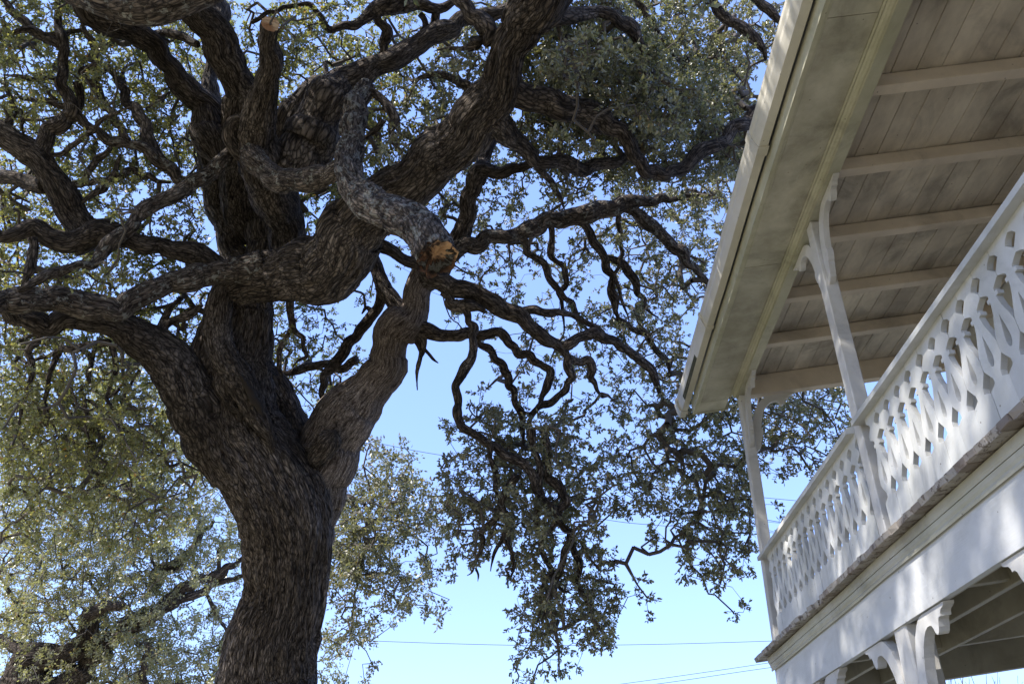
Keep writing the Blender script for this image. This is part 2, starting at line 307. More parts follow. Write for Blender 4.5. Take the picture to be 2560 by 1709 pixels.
# rafters and ceiling boards
for i in range(11):
    y = [3.37, 4.14, 4.945, 5.78, 6.555][i] if i < 5 else 3.37 - .79 * (i - 4)
    box("rafter", 2.137, 4.62, y, y + .085, 6.085, 6.215, MRAF, bev=.005)
box("end_beam", 2.137, 4.62, 7.40, 7.50, 5.965, 6.215, MRAF)
x = 2.137; i = 0
while x < 4.6:
    wd = .190 + .006 * random.uniform(-1, 1); gap = random.choice([.003, .004, .007, .012])
    dz = random.uniform(0, .006)
    box("ceiling_board", x + .001, x + wd - gap, YN, 7.50, 6.222 + dz, 6.242 + dz, MCEIL, bev=.0025); x += wd; i += 1
# balcony balustrade
prof = [(4.097, .0012), (4.052, .0012), (4.046, .012), (4.034, .032), (4.018, .044), (4.008, .048), (3.992, .032), (3.958, .0012), (3.934, .0012), (3.928, .014), (3.916, .036), (3.902, .056), (3.884, .056), (3.883, .037), (3.861, .037), (3.860, .057), (3.84, .054), (3.80, .045), (3.75, .024), (3.71, .010), (3.684, .0012),
        (3.616, .0012), (3.596, .014), (3.575, .030), (3.552, .048), (3.522, .052), (3.514, .034), (3.500, .0012), (3.272, .0012)]
HB = .085
outer = [(HB - c, z) for z, c in prof] + [(-HB + c, z) for z, c in reversed(prof)]
slot = [(0, 3.775), (.007, 3.74), (.014, 3.70), (.0205, 3.66), (.022, 3.635), (.018, 3.612), (.010, 3.599), (0, 3.594), (-.010, 3.599), (-.018, 3.612), (-.022, 3.635), (-.0205, 3.66), (-.014, 3.70), (-.007, 3.74)]
BM = prism("baluster", outer, [slot], lambda a, b_, t_: (t_, a, b_ - 3.68), .031, MW)
def baluster(y, parent):
    o = link("baluster", BM, parent); o.location = (2.052 + random.uniform(-.002, .002), y, 3.68 + random.uniform(-.002, .002)); o.matrix_parent_inverse = Matrix.Identity(4)
    o.rotation_euler = (random.uniform(-.004, .004), 0, random.uniform(-.006, .006))
RAILP = [(1.992, 4.092), (2.125, 4.092), (2.125, 4.134), (2.105, 4.150), (2.01, 4.140), (1.992, 4.130)]
for a, b_, y0 in ((4.70, 7.40, 4.70 + .085), (1.884, 4.586, 2.803 + .17 * 10 - .085 - .17 * 15), (-.926, 1.776, -.926 + .1)):
    hr = extr("handrail", RAILP, a, b_, MW, wav=.002)
    y = y0
    while y < b_ - .07:
        if y > a + .07: baluster(y, hr)
        y += .17
# floor planks with broken, peeling ends
fl = [boxmesh("floor_board", 0, 3.2, -.051, .051, 0, .042, sg=False, bev=.005) for _ in range(5)]
for k_, me in enumerate(fl):
    me.materials.append(MNOSE)
    for v in me.vertices:
        if v.co.x < .3: v.co.x += random.uniform(-.004, .006); v.co.z += random.uniform(-.002, .002)
y = YN; i = 0
while y < 7.78:
    wd = .1065; o = link("floor_board", random.choice(fl), HOUSE)
    x0 = 1.934 + random.uniform(-.004, .006) + (.03 if random.random() < .09 else 0)
    if abs(y - 5.68) < .06: x0 += .035
    z0 = 3.2575 - .047 + K * (x0 - 2.05) + random.uniform(-.0015, .0015) + .021
    dr = max(0, (y - 6.9)) ** 2 * .0
    o.matrix_parent_inverse = Matrix.Identity(4)
    o.location = (x0 - 2.05, y + wd / 2 - 4.6, z0 - dr); o.rotation_euler = (random.uniform(-.006, .006), -math.atan(K), random.uniform(-.003, .003)); y += wd
# mouldings and girder under the floor
extr("moulding", [(2.012, 3.225), (2.046, 3.225), (2.046, 3.165), (2.022, 3.168), (2.019, 3.18), (2.014, 3.19)], YN, 7.62, MMOLD, wav=.003)
extr("moulding", [(2.022, 3.163), (2.044, 3.162), (2.041, 3.105), (2.036, 3.098), (2.030, 3.112), (2.034, 3.125), (2.026, 3.14)], YN, 7.60, MMOLD, wav=.003)
extr("girder", [(2.052, 2.81), (2.10, 2.81), (2.10, 3.22), (2.052, 3.22)], YN, 7.56, MFAS, wav=.0015)
extr("girder", [(2.105, 2.825), (2.15, 2.825), (2.15, 3.22), (2.105, 3.22)], YN, 7.54, MDARK)
box("end_girder", 2.155, 5.1, 7.46, 7.56, 2.80, 3.225, MDARK)
for xj in (2.47, 2.96): box("joist", xj, xj + .05, YN, 7.45, 2.83 + .01, 3.20, MDARK, sg=True)
for yj in (2.35, 4.18, 6.15): box("cross_beam", 2.155, 4.6, yj, yj + .06, 2.87, 3.19, MDARK)
for k_ in range(8):
    box("ceiling_board", 2.16 + k_ * .31, 2.16 + k_ * .31 + .303, YN, 7.45, 3.195, 3.21, MDARK, bev=.002)
# house wall behind the porch
box("house_wall", 4.62, 4.80, YN, 7.5, 0, 6.3, MW, sg=True, bev=0)
box("lower_floor", 2.0, 4.6, YN, 7.5, .0, .35, MDARK, sg=False)

# ------------------------------------------------------------------ the trees
REG = {'a': (0, 0, .38314), 'b': (800, 0, .38314), 'c': (0, 500, .38314), 'd': (800, 500, .38314), 'e': (0, 1109, .38314), 'f': (800, 1109, .46829), 'z': (1660, 0, .38314), 's': (0, 0, 1)}
class Tree:
    def __init__(s): s.n = []          # nodes: px, py, D, radius
    def nearest(s, px, py):
        A = np.array(s.n); d = np.hypot(A[:, 0] - px, A[:, 1] - py) - .3 * A[:, 3] * FPX / A[:, 2]
        return A[np.argmin(d)]
def catmull(P, n):
    P = np.asarray(P, float); P = np.vstack([2 * P[0] - P[1], P, 2 * P[-1] - P[-2]]); out = []
    for i in range(1, len(P) - 2):
        p0, p1, p2, p3 = P[i - 1:i + 3]
        m_ = n[i - 1] if hasattr(n, '__len__') else n
        for t_ in np.arange(m_) / m_:
            out.append(.5 * ((2 * p1) + (-p0 + p2) * t_ + (2 * p0 - 5 * p1 + 4 * p2 - p3) * t_ ** 2 + (-p0 + 3 * p1 - 3 * p2 + p3) * t_ ** 3))
    out.append(P[-2]); return np.array(out)
def parse(tree, s):
    tk = s.split(); reg = REG[tk[0]]; d0 = tk[1]; d1 = float(tk[2]); pts = []
    for q in tk[3:]:
        if q in REG: reg = REG[q]; continue
        v = [float(c_) for c_ in q.split(',')]
        pts.append([reg[0] + v[0] * reg[2], reg[1] + v[1] * reg[2], v[2] * reg[2]] + ([v[3]] if len(v) > 3 else [None]))
    if d0 == '*':
        nn_ = tree.nearest(pts[0][0], pts[0][1]); D0 = nn_[2]; D1 = D0 + d1
    else: D0 = float(d0); D1 = d1
    L = [0]
    for p, q in zip(pts[:-1], pts[1:]): L.append(L[-1] + math.hypot(q[0] - p[0], q[1] - p[1]))
    D = [D0 + (D1 - D0) * l / L[-1] for l in L]
    for i, p in enumerate(pts):
        if p[3] is not None: D[i] = p[3]
    return [(p[0], p[1], p[2], d_) for p, d_ in zip(pts, D)]
def tube(tree, name, spec, mat, parent, amp=1.0, cap=None, wig=1.0, flare=True):
    q = parse(tree, spec)
    if wig and not cap:
        q2 = [q[0]]
        for p_, n_ in zip(q[:-1], q[1:]):
            wm_ = (p_[2] + n_[2]) / 2; L_ = math.hypot(n_[0] - p_[0], n_[1] - p_[1]); k_ = min(3, int(L_ / max(26, wm_ * 1.1)))
            for i in range(k_):
                f_ = (i + 1) / (k_ + 1); o_ = random.gauss(0, 1) * min(.26 * wm_, .12 * L_) * .8
                nx_, ny_ = -(n_[1] - p_[1]) / L_, (n_[0] - p_[0]) / L_
                q2.append((p_[0] + (n_[0] - p_[0]) * f_ + nx_ * o_, p_[1] + (n_[1] - p_[1]) * f_ + ny_ * o_, (p_[2] + (n_[2] - p_[2]) * f_) * random.uniform(.86, 1.14), p_[3] + (n_[3] - p_[3]) * f_ + random.gauss(0, 1) * .02))
            q2.append(n_)
        q = q2
    P = np.array([list(at(a, b_, d_)) + [max(.004, w_ * d_ / FPX / 2)] for a, b_, w_, d_ in q])
    # resample evenly
    C = catmull(P, 10); seg = np.linalg.norm(np.diff(C[:, :3], axis=0), axis=1); s_ = np.r_[0, np.cumsum(seg)]
    rm = C[:, 3].mean(); step = float(np.clip(rm * .28, .02, .06)); n_ = max(4, int(s_[-1] / step)); ss = np.linspace(0, s_[-1], n_)
    R = np.column_stack([np.interp(ss, s_, C[:, i]) for i in range(4)])
    # knotty wander of smaller branches
    if wig:
        ph = rng.random(3) * 50
        env = np.clip(ss / max(.3, s_[-1] * .1), 0, 1)[:, None]
        wn_ = np.column_stack([vnoise(np.column_stack([ss * 2.6 + ph[i], ss * 0 + i * 7.3, ss * 0])) - .5 for i in range(3)]) + .5 * np.column_stack([vnoise(np.column_stack([ss * 6.5 + ph[i], ss * 0 + i * 3.1, ss * 0 + 9])) - .5 for i in range(3)])
        R[:, :3] += wn_ * env * min(.09, .02 + rm * .35) * wig
        R[:, 3] *= 1 + .22 * (vnoise(np.column_stack([ss * 3.5 + ph[0], ss * 0 + 2, ss * 0])) - .5) * env[:, 0]
    if cap is None and q[0][2] < 62 and len(q) > 2: R[:, 3] *= 1 - .45 * np.clip((ss / s_[-1] - .72) / .28, 0, 1)
    T = np.gradient(R[:, :3], axis=0); T /= np.linalg.norm(T, axis=1)[:, None] + 1e-9
    nr = int(np.clip(2 * math.pi * rm / .022, 7, 150))
    th = np.linspace(0, 2 * math.pi, nr, endpoint=False)
    # parallel transport frame
    u = np.cross(T[0], [0.3, .2, 1]); u /= np.linalg.norm(u); Us = []
    for t_ in T: u = u - t_ * (u @ t_); u /= np.linalg.norm(u); Us.append(u)
    Us = np.array(Us); Vs = np.cross(T, Us)
    ct, st = np.cos(th), np.sin(th)
    rad = np.repeat(R[:, 3][:, None], nr, 1)
    bc = np.stack([ct[None, :] * rm + 0 * rad, st[None, :] * rm + 0 * rad, np.repeat(ss[:, None], nr, 1)], -1)
    B = bc.reshape(-1, 3) + rng.random(3) * 20
    if rm > .03:
        big = (vnoise(B * [2.2, 2.2, 1.1]) - .5) * (.30 if rm < .15 else .17) * rad.ravel() * amp + (vnoise(B * [5, 5, 2.5] + 5) - .5) * .12 * rad.ravel() * amp
        k_ = 1 / np.clip(rm * .22, .016, .05)
        wv_ = (vnoise(B * [3, 3, 2]) - .5) * 1.2
        r1_ = 1 - np.abs(2 * vnoise(np.column_stack([B[:, 0] * k_ + wv_, B[:, 1] * k_ + wv_, B[:, 2] * k_ * .17])) - 1)
        r2_ = 1 - np.abs(2 * vnoise(np.column_stack([B[:, 0] * k_ * 2, B[:, 1] * k_ * 2, B[:, 2] * k_ * .5])) - 1)
        rad = rad + (big - (np.clip(r1_ - .55, 0, 1) * 1.5 + .3 * r2_) * min(.065, rm * .13) * amp).reshape(rad.shape)
    V = R[:, None, :3] + rad[..., None] * (ct[None, :, None] * Us[:, None, :] + st[None, :, None] * Vs[:, None, :])
    V = V.reshape(-1, 3)
    i0 = np.arange((n_ - 1) * nr); j = i0 % nr; k_ = i0 - j
    F = np.column_stack([i0, k_ + (j + 1) % nr, k_ + nr + (j + 1) % nr, i0 + nr])
    nv = len(V); ends = [R[0, :3], R[-1, :3] + T[-1] * (R[-1, 3] * .6 if cap is None else (-.14 if cap is MROT else -.01))]
    V = np.vstack([V, ends])
    jj = np.arange(nr)
    Fc0 = np.column_stack([jj, np.full(nr, nv), (jj + 1) % nr, (jj + 1) % nr]); 
    base = (n_ - 1) * nr
    me = bpy.data.meshes.new(name)
    tri = np.vstack([np.column_stack([jj, np.full(nr, nv), (jj + 1) % nr]), np.column_stack([base + jj, base + (jj + 1) % nr, np.full(nr, nv + 1)])])
    loops = np.r_[F.ravel(), tri.ravel()].astype(np.int32)
    me.vertices.add(len(V)); me.vertices.foreach_set("co", V.astype(np.float32).ravel())
    me.loops.add(len(loops)); me.loops.foreach_set("vertex_index", loops)
    me.polygons.add(len(F) + len(tri)); me.polygons.foreach_set("loop_start", np.r_[np.arange(0, F.size, 4), F.size + np.arange(0, tri.size, 3)].astype(np.int32))
    me.update(calc_edges=True)
    a_ = me.attributes.new("bark", 'FLOAT_VECTOR', 'POINT'); a_.data.foreach_set("vector", np.vstack([B, B[:1], B[-1:]]).astype(np.float32).ravel())
    smooth(me); o = link(name, me, parent, mat)
    # register nodes
    for i in range(0, n_, max(1, int(.08 / step))):
        p = R[i, :3] - CAM; D_ = p @ FW
        tree.n.append([1280 + FPX * (p @ RT) / D_, 854.5 - FPX * (p @ UP) / D_, D_, R[i, 3], R[i, 0], R[i, 1], R[i, 2]])
    if cap:                                    # sawn face, slightly dished and ragged
        c_, r_, ax = R[-1, :3] + T[-1] * .004, R[-1, 3] * .93, T[-1]
        rot_ = cap is MROT; Vc = [c_ - ax * (.075 if rot_ else -.002)]; m_ = 28
        for rr in (.45, .8, 1.0):
            for k2 in range(m_):
                a2 = 2 * math.pi * k2 / m_; rj = rr * (1 + ((.13 if rot_ else .07) * random.uniform(-1, 1) if rr == 1 else 0))
                Vc.append(c_ + r_ * rj * (math.cos(a2) * Us[-1] + math.sin(a2) * Vs[-1]) + ax * (random.uniform(-.004, .004) if not rot_ else random.uniform(-.02, .02) - {.45: .06, .8: .02, 1.0: 0}[rr]))
        Fc = [(0, 1 + k2, 1 + (k2 + 1) % m_) for k2 in range(m_)]
        for ri in (0, 1):
            for k2 in range(m_): a3 = 1 + ri * m_; Fc.append((a3 + k2, a3 + m_ + k2, a3 + m_ + (k2 + 1) % m_, a3 + (k2 + 1) % m_))
        mc = bpy.data.meshes.new("sawn_end"); mc.from_pydata([tuple(Vector(v_) - Vector(c_)) for v_ in Vc], [], Fc); mc.update(); mc.materials.append(cap)
        oc = link("sawn_end", mc, o); oc.location = Vector(c_) - (parent.location if False else Vector((0, 0, 0))); oc.matrix_parent_inverse = Matrix.Identity(4)
    return o

OAK = Tree()
oakE = empty("live_oak", (-3.2, 10.0, 0)); tag(oakE, "huge gnarled live oak with forked trunk and sawn limb stub beside the porch", "tree")
TR = """e 9.2 9.6 1800,3300,980,8.3 1790,2500,760,8.8 1775,1900,670,9.0 1775,1566,640 1790,1250,610 1860,1000,530 1880,800,530 1880,600,590 1840,400,640 1740,200,640 c 1560,1500,600 1500,1250,560 1490,1050,520 1550,820,430 1580,640,400 1600,500,330,9.3"""
tube(OAK, "trunk", TR, MTRUNK, oakE, wig=0, amp=1.1)
tube(OAK, "buttress", "e 9.1 9.3 1530,2000,300 1540,1500,250 1590,1180,200 1680,950,170 1760,700,120", MTRUNK, oakE, wig=.3)
LIMBS = [  # material, amp, spec
 ('P', .8, "e 9.8 10.0 1900,1000,240 1950,700,360 2020,420,420 c 2080,1760,430 2190,1540,400 d 190,1400,370 300,1270,320 400,1120,275 440,1000,250 480,870,265 570,770,270 630,660,190 650,520,170 670,380,150 690,260,120"),
 ('B', 1.0, "c 10.1 10.6 1900,1750,360 1850,1480,320 1740,1250,270 1650,1000,240 1630,760,240 1720,420,270 1730,250,260 1680,60,250 a 1600,1250,230 1530,1080,210 1480,900,200 1450,700,180"),
 ('B', 1.0, "c 10.4 10.9 1640,620,200 1560,400,190 1490,200,180 1440,0,170 a 1400,1150,160 1390,900,150 1375,600,130 1390,420,110 1420,150,100 1440,-80,100"),
 ('B', 1.0, "c 9.5 7.6 1480,1800,240 1330,1450,350 1180,1180,330 1060,1020,300 930,910,250 800,830,220 670,780,200 500,770,170 330,810,140 150,760,120 0,700,110 -200,690,100"),
 ('B', 1.2, "c 9.1 6.3 1560,560,300 1700,500,360 1850,480,400 2000,450,420 2150,420,430 b 260,1460,420 420,1330,390 600,1180,345 800,1000,330 980,840,325 1110,690,310 1190,560,290 1230,430,265 1260,300,285 1340,150,330 1440,20,370 1560,-200,380"),
 ('L', 1.0, "c 8.8 7.2 1700,440,240 1560,450,180 1400,480,150 1200,520,150 1020,580,150 870,680,150 740,730,150 570,700,160 400,650,165 200,640,165 0,660,165 -250,680,165"),
 ('B', 1.0, "c 8.9 8.0 1480,500,120 1400,420,130 1280,360,150 1150,330,140 1000,290,125 860,270,130 740,220,190 660,210,180 520,250,130 330,250,125 120,230,115 -150,190,110"),
 ('L', 1.0, "c 7.4 8.6 120,590,40 230,540,60 320,490,75 450,450,65 600,430,75 680,340,90 780,230,90 930,60,100 a 1120,1280,110 1300,1170,120 1420,1060,130 1500,960,120"),
 ('B', 1.0, "a 10.6 8.6 1650,1560,200 1590,1400,260 1540,1150,260 1600,950,270 1580,750,280 1490,430,235 1390,240,210 1270,90,200 1150,-100,190"),
 ('B', 1.0, "a 10.7 8.4 1490,1500,170 1440,1300,180 1440,1180,200 1400,1000,210 1370,850,230 1350,720,200 1260,630,170 1120,440,150 1010,280,140 870,200,190 700,130,200 570,40,190 470,-100,180"),
 ('L', 1.1, "a 6.0 6.2 1550,-220,300 1300,-120,290 1120,0,250 960,50,260 800,40,240 620,0,170 480,-60,140"),
 ('B', 1.2, "a 10.0 7.2 1870,1600,260 1820,1400,290 1730,1150,300 1680,950,280 1700,720,240 1735,480,180 1755,280,140 1768,140,125"),
 ('B', 1.3, "a 8.6 8.4 1660,1000,130 1600,1010,140 1530,960,130 1500,880,120 1540,800,100 1620,730,90"),
 ('L', 1.0, "a 8.6 7.4 1600,960,160 1690,1080,170 1780,1160,180 1900,1180,170 2050,1160,170 2200,1120,180 2330,1080,190"),
 ('B', 1.0, "b 9.0 9.6 -180,1150,330 -60,900,330 30,720,320 130,560,250 280,470,180 480,390,150 680,270,130 880,180,115 1050,110,110 1200,70,90 1330,0,90"),
 ('H', 2.0, "b 7.9 5.7 300,560,110 270,650,140 220,760,180 180,900,200 170,1050,210 200,1200,240 320,1320,255 450,1390,255 d 530,130,255 620,220,265 700,310,275 785,385,270"),
 ('B', 1.0, "b * 1.2 1180,560,180 1330,620,170 1500,660,165 1680,720,150 1850,770,145 1970,870,120 2030,1010,115 2130,1120,120 2260,1150,100 z 30,1120,95 160,1070,105 300,970,95 450,850,85 600,730,80 720,640,60"),
 ('B', 1.0, "b * 0.3 1700,740,80 1770,820,85 1830,880,70"),
 ('B', 1.0, "b * 1.0 1430,110,130 1560,110,110 1740,80,85 1900,90,90 2020,170,90 2100,320,75 2170,480,55 2230,650,40"),
 ('B', 1.0, "b * 1.5 1130,760,200 1230,880,170 1330,960,120 1400,1060,100 1520,1060,100 1700,1110,95 1880,1060,85 2000,1030,60"),
 ('B', 1.0, "b * 0.5 1400,1060,60 1470,1150,45 1530,1240,40 1570,1310,32 1590,1370,20"),
 ('B', 1.0, "d 10.0 9.2 640,560,150 780,450,150 870,290,155 940,140,150 965,0,145 b 1010,1240,130 1060,1110,115 1180,1130,110 1320,1090,100 1420,1040,90"),
 ('B', 1.0, "b * 0.5 1030,1180,110 1060,1040,100 1100,900,110 1150,800,120"),
 ('L', 1.0, "d 9.6 10.4 820,380,140 930,290,130 1080,240,110 1220,240,105 1350,190,110 1480,130,110 1640,115,110 1830,60,110 2000,20,100 2180,10,75 b 2349,1300,60 2500,1270,50"),
 ('B', 1.0, "d * 0.6 1640,130,60 1750,220,70 1820,330,60 1865,450,60 1900,590,60 1930,720,45 1945,860,18"),
 ('B', 1.0, "d * 0.6 1935,770,45 2080,860,50 2180,960,45 2260,1040,40 2280,1160,30"),
 ('B', 1.0, "d * 0.4 1290,230,45 1340,350,50 1450,410,50 1490,510,50 1560,590,50 1640,670,50 1680,760,45 1740,850,35 1730,960,20"),
 ('B', 1.0, "d * 0.4 1500,150,40 1510,370,45 1590,430,45 1600,540,42 1550,600,40 1580,700,30 1590,900,18"),
 ('L', 1.0, "d * 0.4 1990,40,90 2090,100,90 2200,200,90 2300,320,85 2400,410,75 2500,520,50 2580,640,25"),
 ('B', 1.0, "d * 0.5 1840,350,35 1980,420,55 2060,560,50 2120,690,35 2200,760,25"),
 ('B', 1.0, "d * 0.3 1950,80,35 1965,350,30 1925,480,28 1990,700,22 2035,820,12"),
 ('B', 1.0, "d 9.2 9.4 230,300,110 350,280,90 460,330,80 560,400,85 700,500,100 850,570,130 990,610,135 1150,680,130 1300,750,120 1400,850,100 1520,940,95 1620,1030,80"),
 ('B', 1.0, "d * 0.6 1590,960,65 1680,900,70 1780,880,75 1920,920,70 2050,1010,60 2160,1110,60 2200,1220,50 2270,1320,35"),
 ('B', 1.2, "d * -.15 800,600,55 860,680,85 980,680,80 1080,730,60"),
 ('B', 1.0, "d * 0.3 1290,740,80 1400,715,70 1500,740,60 1650,750,45 1800,830,40 1900,900,20"),
 ('B', 1.0, "d * 0.3 1630,1010,75 1645,1150,60 1600,1240,52 1500,1320,48 1400,1370,45 1330,1385,40"),
 ('B', 1.0, "d * 0.3 1620,1030,55 1760,1040,60 1780,1150,50 1835,1280,25"),
 ('B', 1.0, "d * -.5 600,830,110 700,850,105 770,875,80 900,880,72 1030,890,68 1150,860,68 1270,960,65 1390,1050,65 1500,1110,70 1490,1220,60 1440,1330,50 1370,1440,45 1360,1566,40"),
 ('B', 1.0, "d * -.1 1020,900,50 1130,1000,55 1200,1120,58 1270,1240,52 1300,1370,48 1320,1500,45 1330,1620,35"),
 ('B', 1.0, "d * -.6 880,660,50 960,760,60 1000,830,65 1000,950,68 990,1050,75 930,1150,75 905,1280,65 910,1420,62 980,1520,60 1090,1590,60 f 1080,110,60 1150,200,60 1190,290,50 1290,420,40"),
 ('B', 1.3, "d * -.1 640,860,100 660,950,65 650,1030,30 628,1120,28 632,1240,18"),
 ('B', 1.0, "d * -.1 670,960,25 710,1005,22 770,1058,14"),
 ('B', 1.0, "d * 0.5 540,740,150 460,640,130 410,540,110 380,440,105 330,350,110 280,250,110 200,100,100"),
 ('B', 1.0, "d * 0.3 420,560,90 390,650,85 340,740,80 260,840,75 180,930,75 110,1050,75 30,1150,60 15,1300,45 50,1400,45 90,1480,40"),
 ('B', 1.0, "d * 0.1 90,1470,60 140,1380,55 220,1290,30"),
 ('B', 1.0, "d * .1 350,740,50 300,700,30 270,740,25"),
 ('L', 1.0, "c * 0.4 2330,1040,60 2200,1100,60 2080,1080,60 1950,1110,60 1840,1130,45 1760,1150,30"),
 ('B', 1.0, "c 9.2 9.3 1890,640,60 1900,760,48 1920,840,42 1980,900,40 1990,1020,38 1900,1080,25"),
 ('B', 1.0, "c * 0 1910,830,42 1850,930,38 1830,1100,30 1840,1180,15"),
 ('B', 1.4, "s 9.45 9.25 790,1150,60 815,1100,70 830,1078,55"),
 ('B', 1.4, "c * .3 1500,1050,230 1440,900,170 1440,750,150 1480,640,170"),
 ('B', 1.5, "c 8.95 8.98 1500,520,120 1450,620,150 1430,760,175 1450,930,200 1510,1100,190 1610,1290,180 1700,1450,160 1760,1620,110"),
 ('B', 1.6, "c 8.95 8.98 1380,950,60 1440,1120,90 1500,1290,90 1560,1450,60"),
 ('B', 1.2, "b 9.9 9.6 60,560,260 -40,720,330 -130,900,330 -230,1080,300 -300,1250,220"),
 ('B', 1.2, "a 9.7 9.6 1330,700,150 1340,830,230 1380,960,220 1430,1080,170"),
 # left side network
 ('B', 1.0, "a 8.6 8.2 620,1620,220 540,1500,200 430,1320,185 340,1190,180 250,1080,170 110,950,160 0,860,150 -150,790,140"),
 ('B', 1.0, "a * .3 250,1020,110 300,920,110 390,820,115 480,720,125 450,620,100 420,500,80 400,380,78 400,250,78 390,100,70 360,-20,60"),
 ('B', 1.0, "a * .2 400,300,75 300,260,70 160,160,70 70,60,60 -20,-40,55"),
 ('B', 1.0, "a * .3 300,1210,110 230,1210,100 120,1180,95 0,1150,95 -100,1130,90"),
 ('B', 1.0, "a * -.2 280,1040,35 450,970,38 570,870,40 640,800,35 760,740,25 880,700,15"),
 ('L', 1.0, "a * .3 480,760,55 590,840,60 720,920,65 860,950,68 960,990,85 1070,1080,105 1170,1180,110 1300,1190,110"),
 ('L', 1.0, "a * .4 380,1210,35 560,1195,42 700,1190,48 830,1130,50 980,1150,52 1120,1190,50"),
 ('B', 1.0, "a * .1 530,1320,28 690,1240,45 760,1130,35 800,1010,30"),
 ('B', 1.0, "a * 0 560,1190,42 600,1080,42 720,960,48"),
 ('B', 1.0, "a * .1 830,920,60 750,800,50 680,680,50 640,560,48 570,520,50 545,470,45 640,420,60 620,330,55 560,210,50 530,100,35"),
 ('B', 1.0, "a * .5 1050,1060,90 980,950,90 950,820,80 880,700,70 800,590,60 720,460,60 680,420,40"),
 ('B', 1.0, "a * .3 810,590,35 800,500,30 830,420,22"),
 ('B', 1.0, "a * .1 20,830,45 60,780,40 100,700,32 60,620,30 30,540,22 15,480,15"),
 ('B', 1.0, "a * .1 450,700,45 290,660,42 130,640,34 110,590,12"), ('B', 1.0, "a * .1 80,630,20 0,640,24 -60,630,24"),
 ('B', 1.0, "a * .1 380,520,28 180,510,30 20,490,22"), ('B', 1.0, "a * .1 370,660,30 320,620,28 280,560,18"),
 ('B', 1.0, "a * -.2 560,185,28 420,225,42 280,225,44 150,195,42 0,245,32"),
 ('B', 1.0, "a * .3 1290,290,45 1180,240,60 1050,220,52 900,230,35"),
 ('B', 1.0, "a * .2 240,700,25 160,760,24 140,830,22 155,920,12"), ('B', 1.0, "a * .2 500,530,60 520,620,50 500,720,60"),
 ('B', 1.0, "a * .2 1100,760,16 1120,900,14 1140,990,10"), ('B', 1.0, "a * .3 960,720,40 1050,670,40 1120,600,20"),
 ('B', 1.0, "a 9.0 9.6 1640,150,30 1740,80,34 1900,40,36 2020,20,42 2100,110,45 2160,195,52 2260,165,62 b 280,130,70 400,50,120 560,30,125 730,60,95 870,10,70 960,-60,60"),
 ('B', 1.0, "b 9.4 9.8 390,40,60 370,130,60 430,190,70 410,290,65 390,390,60 420,440,50"),
 ('B', 1.0, "b * .1 650,90,40 690,180,45 680,260,45"), ('B', 1.0, "b * .2 760,50,60 750,170,60 720,260,50"),
 ('B', 1.0, "b 7.0 6.9 870,-60,90 960,30,105 1060,120,125 1130,230,150 1100,300,110"),
 ('B', 1.0, "b * .3 1020,250,110 1020,290,70 930,320,35 820,320,25 740,340,14"),
 ('B', 1.3, "b * -.3 300,590,45 370,620,55 430,700,75 475,785,75 460,870,42 490,950,40 550,1020,22"), ('B', 1.0, "b * .1 410,780,45 350,860,40 290,920,18"),
 ('B', 1.0, "b 8.4 8.9 1030,600,70 950,550,65 870,520,60 800,490,55 700,490,40 600,530,28 560,470,18"),
 ('B', 1.0, "a * .3 2060,640,50 2130,520,42 2120,400,38 2180,430,22"),
 ('B', 1.0, "c * .2 1000,960,55 1050,840,62 1100,730,48 1170,640,45"), ('B', 1.0, "c * .1 1060,840,60 1160,770,60 1300,690,65"),
 ('B', 1.0, "c * .1 1150,930,28 1155,800,22"), ('B', 1.0, "c 8.1 8.0 210,250,60 195,400,62 160,560,50"),
 ('B', 1.0, "c * -.3 720,930,50 620,935,52 500,960,52 400,965,48 350,1050,42 310,1180,36 285,1320,28 330,1450,26 380,1560,20"),
 ('B', 1.0, "c * -.1 400,970,40 310,1020,28 230,1040,22 120,1110,14"),
 ('B', 1.0, "c * -.1 260,860,50 250,930,42 180,1000,45 200,1130,42 150,1300,36 110,1480,26 80,1600,20"),
 ('B', 1.0, "c * -.1 530,970,32 590,1060,32 580,1170,28 540,1230,24 560,1350,28 570,1480,24 600,1600,18"), ('B', 1.0, "c * 0 620,950,30 600,1080,25"),
 ('B', 1.0, "c * -.2 730,960,45 765,1100,35 720,1200,30 690,1300,28 760,1400,24 780,1540,18"), ('B', 1.0, "c * 0 780,1230,25 700,1290,20 690,1340,14"),
 ('B', 1.0, "c * 0 910,1110,22 860,1200,18 800,1320,14"), ('B', 1.0, "c * 0 560,1300,18 650,1370,18 740,1450,12"),
 ('B', 1.0, "z 9.8 10.0 260,-60,60 380,110,66 520,190,64 620,290,60 660,400,36"), ('B', 1.0, "z 9.8 10.0 560,-60,60 620,0,64 720,90,66 790,190,55"),
 ('B', 1.0, "b 9.8 10 2000,-40,40 2110,50,42 2180,150,36 2240,270,32 2349,400,26"),
 # hanging clump, lower centre
 ('B', 1.0, "f 8.8 8.7 1130,-80,45 1150,30,42 1170,130,38 1180,280,38 1150,420,34 1180,560,32 1235,680,38 1200,720,32 1180,860,26 1150,960,18"),
 ('B', 1.0, "f 8.9 8.7 1190,-80,45 1215,40,42 1215,180,52 1290,260,50 1280,420,42 1330,480,38 1310,620,36 1270,720,36 1210,860,26 1180,970,16"),
 ('L', 1.0, "f * .1 1050,170,50 1000,230,48 960,290,42 930,400,36 860,470,32 850,580,26 810,680,18 780,700,8"), ('B', 1.0, "f * 0 830,660,14 845,700,12 840,735,6"),
 ('B', 1.0, "f * .1 965,300,34 1000,430,36 980,510,32 930,600,24 920,680,14"), ('B', 1.0, "f * .1 980,510,26 1030,580,26 1040,640,20 1020,680,10"),
